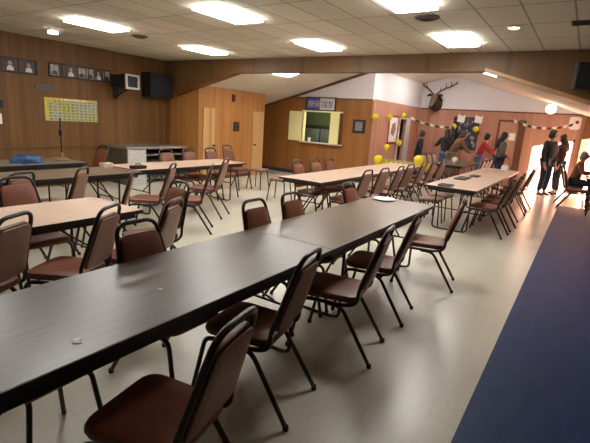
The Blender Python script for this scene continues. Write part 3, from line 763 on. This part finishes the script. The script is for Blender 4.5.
balloon(-2.75, 11.55, .86, .075, 'white_balloon', 'white balloon on the brown party area table')
q = thing('hanging_poster', 'bright white and pink poster on the recess wall beside the dark doorway', 'poster', (XW+.008, 12.66, 1.5))
B().box((0, -.32, -.36), (.01, .3, .36)).done('sheet', 'white_paper', q, True)
b = B(); b.prism([(-.2, -.1), (.05, -.2), (.2, .02), (.1, .22), (-.12, .18)], YZ, .01, .013); b.done('print', 'face', q, True)
b = B(); b.box((0, -.4, -.42), (.006, .38, .42)); b.done('backing', 'red_shirt', q, True)
def garland(p0, p1, sag, n, label):
    t = thing('garland', label, 'garland', p0)
    p0, p1 = Vector(p0), Vector(p1); pts = [p0.lerp(p1, i/n)-Vector((0, 0, sag*4*(i/n)*(1-i/n)))-p0 for i in range(n+1)]
    B().tube(pts, .006, 6).done('cord', 'streamer_white', t)
    for i in range(n):
        a, c = pts[i], pts[i+1]; d = (c-a)
        b = B(); o = Vector((0, -.01, 0)); w = Vector((0, 0, .075))
        q = [a+d*.08, a+d*.92, a+d*.8-w, a+d*.2-w]
        A = [b.bm.verts.new(v+o) for v in q]; D = [b.bm.verts.new(v-o*.2) for v in q]
        b._f(A); b._f(D[::-1])
        for k in range(4): b._f([A[k], D[k], D[(k+1) % 4], A[(k+1) % 4]])
        b.done('pennant', 'streamer_white' if i % 2 == 0 else 'streamer_dark', t, True)
garland((-4.92, 14.0, 1.95), (-3.72, 14.93, 1.74), .10, 9, 'white and dark garland from the recess wall to the notice board')
garland((-2.0, 14.92, 2.05), (-.42, 14.93, 2.02), .17, 12, 'pale garland hanging over the far door to the white poster')
q = thing('notice_board', 'dark notice board covered with small pictures on the far wall', 'notice board', (-3.38, YF, 1.52))
b = B(); b.box((-.4, -.035, -.52), (.4, 0, -.49)); b.box((-.4, -.035, .49), (.4, 0, .52)); b.box((-.4, -.035, -.49), (-.37, 0, .49)); b.box((.37, -.035, -.49), (.4, 0, .49)); b.done('frame', 'frame_dark', q, True)
B().box((-.37, -.02, -.49), (.37, -.002, .49)).done('panel', 'board', q, True)
for x, l in ((-3.56, 'white sheet pinned above the left end of the notice board'), (-3.02, 'white sheet pinned above the right end of the notice board')):
    b = B(); b.prism([(-.12, -.1), (.11, -.13), (.13, .12), (.06, .08), (-.1, .13)], XZ, -.05, -.037)
    o = b.done('hanging_paper', 'white_paper'); o.location = (x, YF, 1.99); tag(o, l, 'paper', 'sheets over the notice board')
b = B(); b.box((-.085, -.042, -.11), (.085, -.03, .11)); o = b.done('door_notice', 'white_paper', flat=True); o.location = (-1.97, YF, 1.52); tag(o, 'white notice on the far pinkish door', 'notice')
q = thing('light_switch', 'white light switch on the far wall left of the pinkish door', 'switch', (-2.68, YF, 1.27))
B().box((-.04, -.012, -.06), (.04, 0, .06), .004).done('plate', 'white_paper', q); B().box((-.01, -.022, -.015), (.01, -.012, .015), .003).done('toggle', 'white_paper', q)
q = thing('hanging_poster', 'white and red round edged poster on the far wall above the seated person', 'poster', (-.40, YF, 2.02))
B().pad(rounded(.28, .3, .36, .08, 5, -.18), lambda u, v, d: (u, -d, v), .012, .003).done('sheet', 'white_paper', q)
b = B(); b.ball((.05, -.016, .03), .05, 12, 8, (1, .12, 1)); b.done('print', 'red_shirt', q)
q = thing('wall_hook', 'small dark hook on the far wall under the white and red poster', 'hook', (-.33, YF, 1.52))
B().box((-.025, -.012, -.05), (.025, 0, .05), .004).done('plate', 'frame_dark', q); B().tube(bend([(0, -.012, .02), (0, -.06, .0), (0, -.07, .05)], .02), .008).done('prong', 'frame_dark', q)

# mounted elk head
e = thing('mounted_elk_head', 'mounted elk head with wide antlers high on the white far wall', 'trophy', (-4.42, YF, 2.45))
B().prism([(-.15, -.2), (0, -.28), (.15, -.2), (.18, .1), (.1, .22), (-.1, .22), (-.18, .1)], XZ, -.03, 0).done('plaque', 'frame_dark', e)
b = B(); b.tube([(0, -.02, -.08), (0, -.14, -.06), (0, -.28, .02), (0, -.36, .12), (0, -.40, .16)], [.19, .185, .15, .12, .09], 14)
b.done('neck', 'fur', e)
b = B(); b.tube([(0, -.30, .20), (0, -.38, .17), (0, -.50, .06), (0, -.62, -.08), (0, -.68, -.15), (0, -.70, -.17)], [.08, .105, .09, .066, .06, .03], 14)
hd = b.done('head', 'fur_light', e)
B().ball((0, -.70, -.15), .04, 10, 7, (1, .7, .8)).done('nose', 'black', hd)
for sx in (-1, 1):
    B().ball((sx*.088, -.44, .14), .018, 8, 6).done('eye', 'black', hd)
    B().tube([(sx*.07, -.34, .22), (sx*.16, -.33, .24), (sx*.22, -.33, .22), (sx*.27, -.34, .19)], [.02, .045, .038, .006], 8).done('ear', 'fur', hd)
    main = [(sx*.05, -.36, .25), (sx*.16, -.33, .36), (sx*.30, -.25, .46), (sx*.44, -.16, .52), (sx*.54, -.08, .60), (sx*.58, -.05, .70)]
    b = B(); b.tube(main, [.03, .028, .025, .022, .017, .006], 8)
    for (i, dx, dy, dz) in ((1, .04, -.16, .10), (2, .02, -.13, .16), (3, .01, -.10, .17), (4, .10, -.03, .06)):
        q0 = Vector(main[i]); b.tube([q0, q0+Vector((sx*dx*.6, dy*.6, dz*.5)), q0+Vector((sx*dx, dy, dz))], [.019, .015, .004], 7)
    b.done('antler', 'antler', e)

# ------------------------------------------------------------------ people
def skinned(name, verts, edges, radii, m, parent=None, sub=1, root=0):
    me = bpy.data.meshes.new(name); me.from_pydata([tuple(v) for v in verts], edges, [])
    o = bpy.data.objects.new(name, me); C.objects.link(o)
    sk = o.modifiers.new('skin', 'SKIN'); sk.use_smooth_shade = True
    for i, r in enumerate(radii):
        d = me.skin_vertices[0].data[i]; d.radius = r if isinstance(r, tuple) else (r, r); d.use_root = (i == root)
    o.modifiers.new('sub', 'SUBSURF').levels = sub
    bpy.context.view_layer.update()
    ev = o.evaluated_get(bpy.context.evaluated_depsgraph_get()); m2 = bpy.data.meshes.new_from_object(ev)
    m2.materials.clear(); m2.materials.append(M[m])
    for p in m2.polygons: p.use_smooth = True
    bpy.data.objects.remove(o); bpy.data.meshes.remove(me)
    o = bpy.data.objects.new(name, m2); C.objects.link(o)
    if parent is not None: o.parent = parent
    return o
def person(label, loc, rz, H=1.7, lean=0., hip=.92, arms=None, legs=None, top='navy', bottom='jeans', hair='dark_hair', long_hair=False, head_turn=0.):
    """body with face, hair, top, trousers and shoes; arms/legs: joint positions per side in a 1.7 m frame, facing +y"""
    k = H/1.7
    cl, sl = math.cos(lean), math.sin(lean)
    def T(p):   # torso point leaned forward about the hip
        x, y, z = p; z -= .92; return Vector((x, y*cl+z*sl, hip+z*cl-y*sl))
    pel, sp, ch, nb, nk = T((0, 0, .92)), T((0, .01, 1.09)), T((0, 0, 1.27)), T((0, -.01, 1.42)), T((0, .0, 1.47))
    hb = T((0, .02, 1.54)); hm = hb+Vector((0, .02, .07)); ht = hb+Vector((0, .0, .145)); face = hm+Vector((0, .075, -.005)); nose = face+Vector((0, .03, -.01))
    V, E, R = [], [], []
    def add(p, r, par=None):
        V.append(Vector(p)*k); R.append((r[0]*k, r[1]*k) if isinstance(r, tuple) else r*k)
        if par is not None: E.append((par, len(V)-1))
        return len(V)-1
    i0 = add(pel, .115); i1 = add(sp, .108, i0); i2 = add(ch, .118, i1); i3 = add(nb, .075, i2); i4 = add(nk, .05, i3)
    i5 = add(hb, .062, i4); i6 = add(hm, .088, i5); i7 = add(ht, .062, i6); i8 = add(face, .045, i6); add(nose, .014, i8)
    J = {}
    for sx, side in ((-1, 'l'), (1, 'r')):
        sh = T((sx*.17, 0, 1.38))
        el, wr = (Vector(q) for q in (arms or {}).get(side, (sh+Vector((sx*.05, -.02, -.28)), sh+Vector((sx*.05, .06, -.52)))))
        a = add(sh, .058, i2); c = add(el, .042, a); w = add(wr, .03, c)
        d = (wr-el).normalized(); hnd = wr+d*.07
        hp = add(hnd, (.034, .02), w)
        J[side] = (sh, el, wr)
        side_v = d.cross(Vector((0, 1, 0.3))).normalized()
        for f in range(4):
            o_ = side_v*(f-1.5)*.019; L = (.07, .08, .075, .06)[f]
            f1 = add(hnd+d*.035+o_, .0095, hp); f2 = add(hnd+d*(.035+L*.55)+o_+Vector((0, .008, 0)), .009, f1); add(hnd+d*(.03+L)+o_+Vector((0, .024, 0)), .007, f2)
        f1 = add(hnd-side_v*.036+d*.005, .011, hp); add(hnd-side_v*.05+d*.045, .009, f1)
        kn, an = (Vector(q) for q in (legs or {}).get(side, (Vector((sx*.10, .03, .50)), Vector((sx*.11, -.02, .09)))))
        hj = pel+Vector((sx*.095, 0, -.03))
        a = add(hj, .088, i0); c = add(kn, .058, a); d_ = add(an, .04, c); add(an+Vector((sx*.01, .13, -.055)), .032, d_)
        J['leg'+side] = (hj, kn, an)
    body = skinned('person', V, E, R, 'skin', None, 1)
    body.location = loc; body.rotation_euler = (0, 0, rz); tag(body, label, 'person')
    # top
    V, E, R = [], [], []
    j0 = add(pel+Vector((0, 0, -.02)), (.16, .135)); j1 = add(sp, (.16, .135), j0); j2 = add(ch, (.165, .14), j1); j3 = add(nb+(nk-nb)*.15, .08, j2)
    for s in 'lr':
        sh, el, wr = J[s]; a = add(sh, .088, j2); c = add(el, .066, a); add(el+(wr-el)*.9, .043, c)
    skinned('jacket' if top in ('jacket', 'navy') else 'shirt', V, E, R, top, body)
    V, E, R = [], [], []
    j0 = add(pel+Vector((0, 0, .0)), .124)
    for s in 'lr':
        hj, kn, an = J['leg'+s]; a = add(hj, .112, j0); c = add(kn, .082, a); add(an+(kn-an)*.06, .064, c)
    skinned('trousers', V, E, R, bottom, body)
    for s in 'lr':
        V, E, R = [], [], []; an = J['leg'+s][2]; sx = -1 if s == 'l' else 1
        a = add(an+Vector((0, -.035, -.05)), (.045, .038), None); c = add(an+Vector((sx*.005, .06, -.052)), (.045, .036), a); add(an+Vector((sx*.012, .16, -.062)), (.04, .025), c)
        skinned('shoe', V, E, R, 'shoe', body)
    hp = [(ht+Vector((0, -.01, .052)), .012), (ht+Vector((0, -.014, .042)), .05), (ht+Vector((0, -.02, .012)), .083), (hm+Vector((0, -.028, .03)), .098), (hm+Vector((0, -.038, -.02)), .098), (hb+Vector((0, -.05, .0)), .086)]
    if long_hair: hp += [(nb+Vector((0, -.06, .03)), .10), (nb+Vector((0, -.085, -.06)), .098), (ch+Vector((0, -.13, .03)), .07), (ch+Vector((0, -.14, -.02)), .03)]
    else: hp += [(hb+Vector((0, -.05, -.035)), .05)]
    B().tube([p*k for p, r in hp], [r*k for p, r in hp], 14).done('hair', hair, body)
    b = B()
    for sx in (-1, 1): b.ball((hm+Vector((sx*.03, .108, .012)))*k, .009*k, 8, 6)
    b.done('eyes', 'black', body)
    return body
# local +y is where a person faces; rz turns it (E_ faces +x, W faces -x, 0 faces the far wall)
person('person in a dark navy top standing by the recess wall left of the garland', (-4.45, 13.75, 0), E_+r_(20), 1.52, .12, top='navy', bottom='dark_jeans', hair='brown_hair')
person('person in dark clothes reaching one arm up to the garland', (-3.72, 14.2, 0), r_(15), 1.60, .05,
       arms={'r': ((.19, .12, 1.62), (.10, .2, 1.86)), 'l': ((-.26, .14, 1.22), (-.36, .30, 1.12))}, top='dark_shirt', bottom='jeans', hair='dark_hair', long_hair=True)
person('person in khaki trousers and brown shirt bending forward behind the party tables', (-3.40, 13.62, 0), r_(-65), 1.66, .5, hip=.92,
       arms={'l': ((-.2, .42, 1.12), (-.12, .62, 1.0)), 'r': ((.22, .40, 1.08), (.15, .6, .98))}, top='brown_shirt', bottom='khaki', hair='brown_hair')
person('person in a red shirt and jeans leaning beside the notice board', (-2.74, 14.4, 0), E_+r_(10), 1.58, .3,
       arms={'l': ((-.2, .32, 1.15), (-.14, .5, 1.12)), 'r': ((.22, .3, 1.12), (.16, .5, 1.08))}, top='red_shirt', bottom='jeans', hair='dark_hair')
person('person with long dark hair in a grey green jacket before the pinkish door', (-2.02, 13.6, 0), E_+r_(25), 1.62, .06, top='jacket', bottom='dark_jeans', hair='dark_hair', long_hair=True,
       arms={'l': ((-.22, .0, 1.1), (-.14, .2, 1.0)), 'r': ((.22, .0, 1.1), (.12, .2, 1.0))})
person('person in dark clothes standing in the sunlight, left one of a close pair', (-.82, 13.68, 0), E_+r_(-30), 1.76, .03, top='dark_shirt', bottom='dark_jeans', hair='dark_hair')
person('person in a maroon top standing close behind another in the sunlight', (-.54, 14.25, 0), W+r_(20), 1.66, .05, top='maroon', bottom='dark_jeans', hair='dark_hair', long_hair=True)
person('grey haired person in a rust brown top seated at the right edge table', (-.12, 12.62, 0), E_, 1.56, .2, hip=.63,
       arms={'l': ((-.22, .16, .86), (-.12, .36, .88)), 'r': ((.22, .16, .86), (.12, .36, .88))},
       legs={'l': ((-.12, .40, .60), (-.12, .42, .09)), 'r': ((.12, .40, .60), (.12, .42, .09))}, top='rust_shirt', bottom='dark_jeans', hair='grey_hair')
chair(-.10, 12.62, E_, 'dark chair carrying the seated person at the right edge table', 'chairs by the right wall')

# ------------------------------------------------------------------ light
sd = bpy.data.lights.new('sun', 'SUN'); sd.energy = 60; sd.angle = .02; sd.color = (1, .96, .92)
so = bpy.data.objects.new('sun', sd); C.objects.link(so)
so.rotation_euler = Vector((-1, .6, -.25)).to_track_quat('-Z', 'Y').to_euler()
so.location = (6, 8, 6)
w = bpy.data.worlds.new('sky'); scene.world = w; w.use_nodes = True
nt = w.node_tree; nt.nodes.clear()
o = nt.nodes.new('ShaderNodeOutputWorld'); bg = nt.nodes.new('ShaderNodeBackground'); sky = nt.nodes.new('ShaderNodeTexSky')
sky.sky_type = 'HOSEK_WILKIE'; sky.sun_direction = Vector((1, -.6, .25)).normalized(); sky.turbidity = 4
nt.links.new(sky.outputs[0], bg.inputs[0]); nt.links.new(bg.outputs[0], o.inputs[0]); bg.inputs[1].default_value = 5

# ------------------------------------------------------------------ camera
cd = bpy.data.cameras.new('camera'); co = bpy.data.objects.new('camera', cd); C.objects.link(co)
f, h, pitch, yaw, roll = 428.52, 1.608, .233, .578, .066
fw = Vector((-math.sin(yaw)*math.cos(pitch), math.cos(yaw)*math.cos(pitch), -math.sin(pitch)))
rt = Vector((math.cos(yaw), math.sin(yaw), 0)); up = rt.cross(fw)
r2 = rt*math.cos(roll)+up*math.sin(roll); u2 = up*math.cos(roll)-rt*math.sin(roll)
m = Matrix((r2, u2, -fw)).transposed().to_4x4(); m.translation = (0, 0, h); co.matrix_world = m
cd.sensor_width = 36; cd.lens = f/590*36; cd.clip_start = .05; cd.clip_end = 200
scene.camera = co
scene.view_settings.view_transform = 'Standard'; scene.view_settings.look = 'None'
scene.view_settings.exposure = 1.38; scene.view_settings.gamma = 1; scene.view_settings.use_curve_mapping = False
scene.cycles.max_bounces = 8; scene.cycles.diffuse_bounces = 5
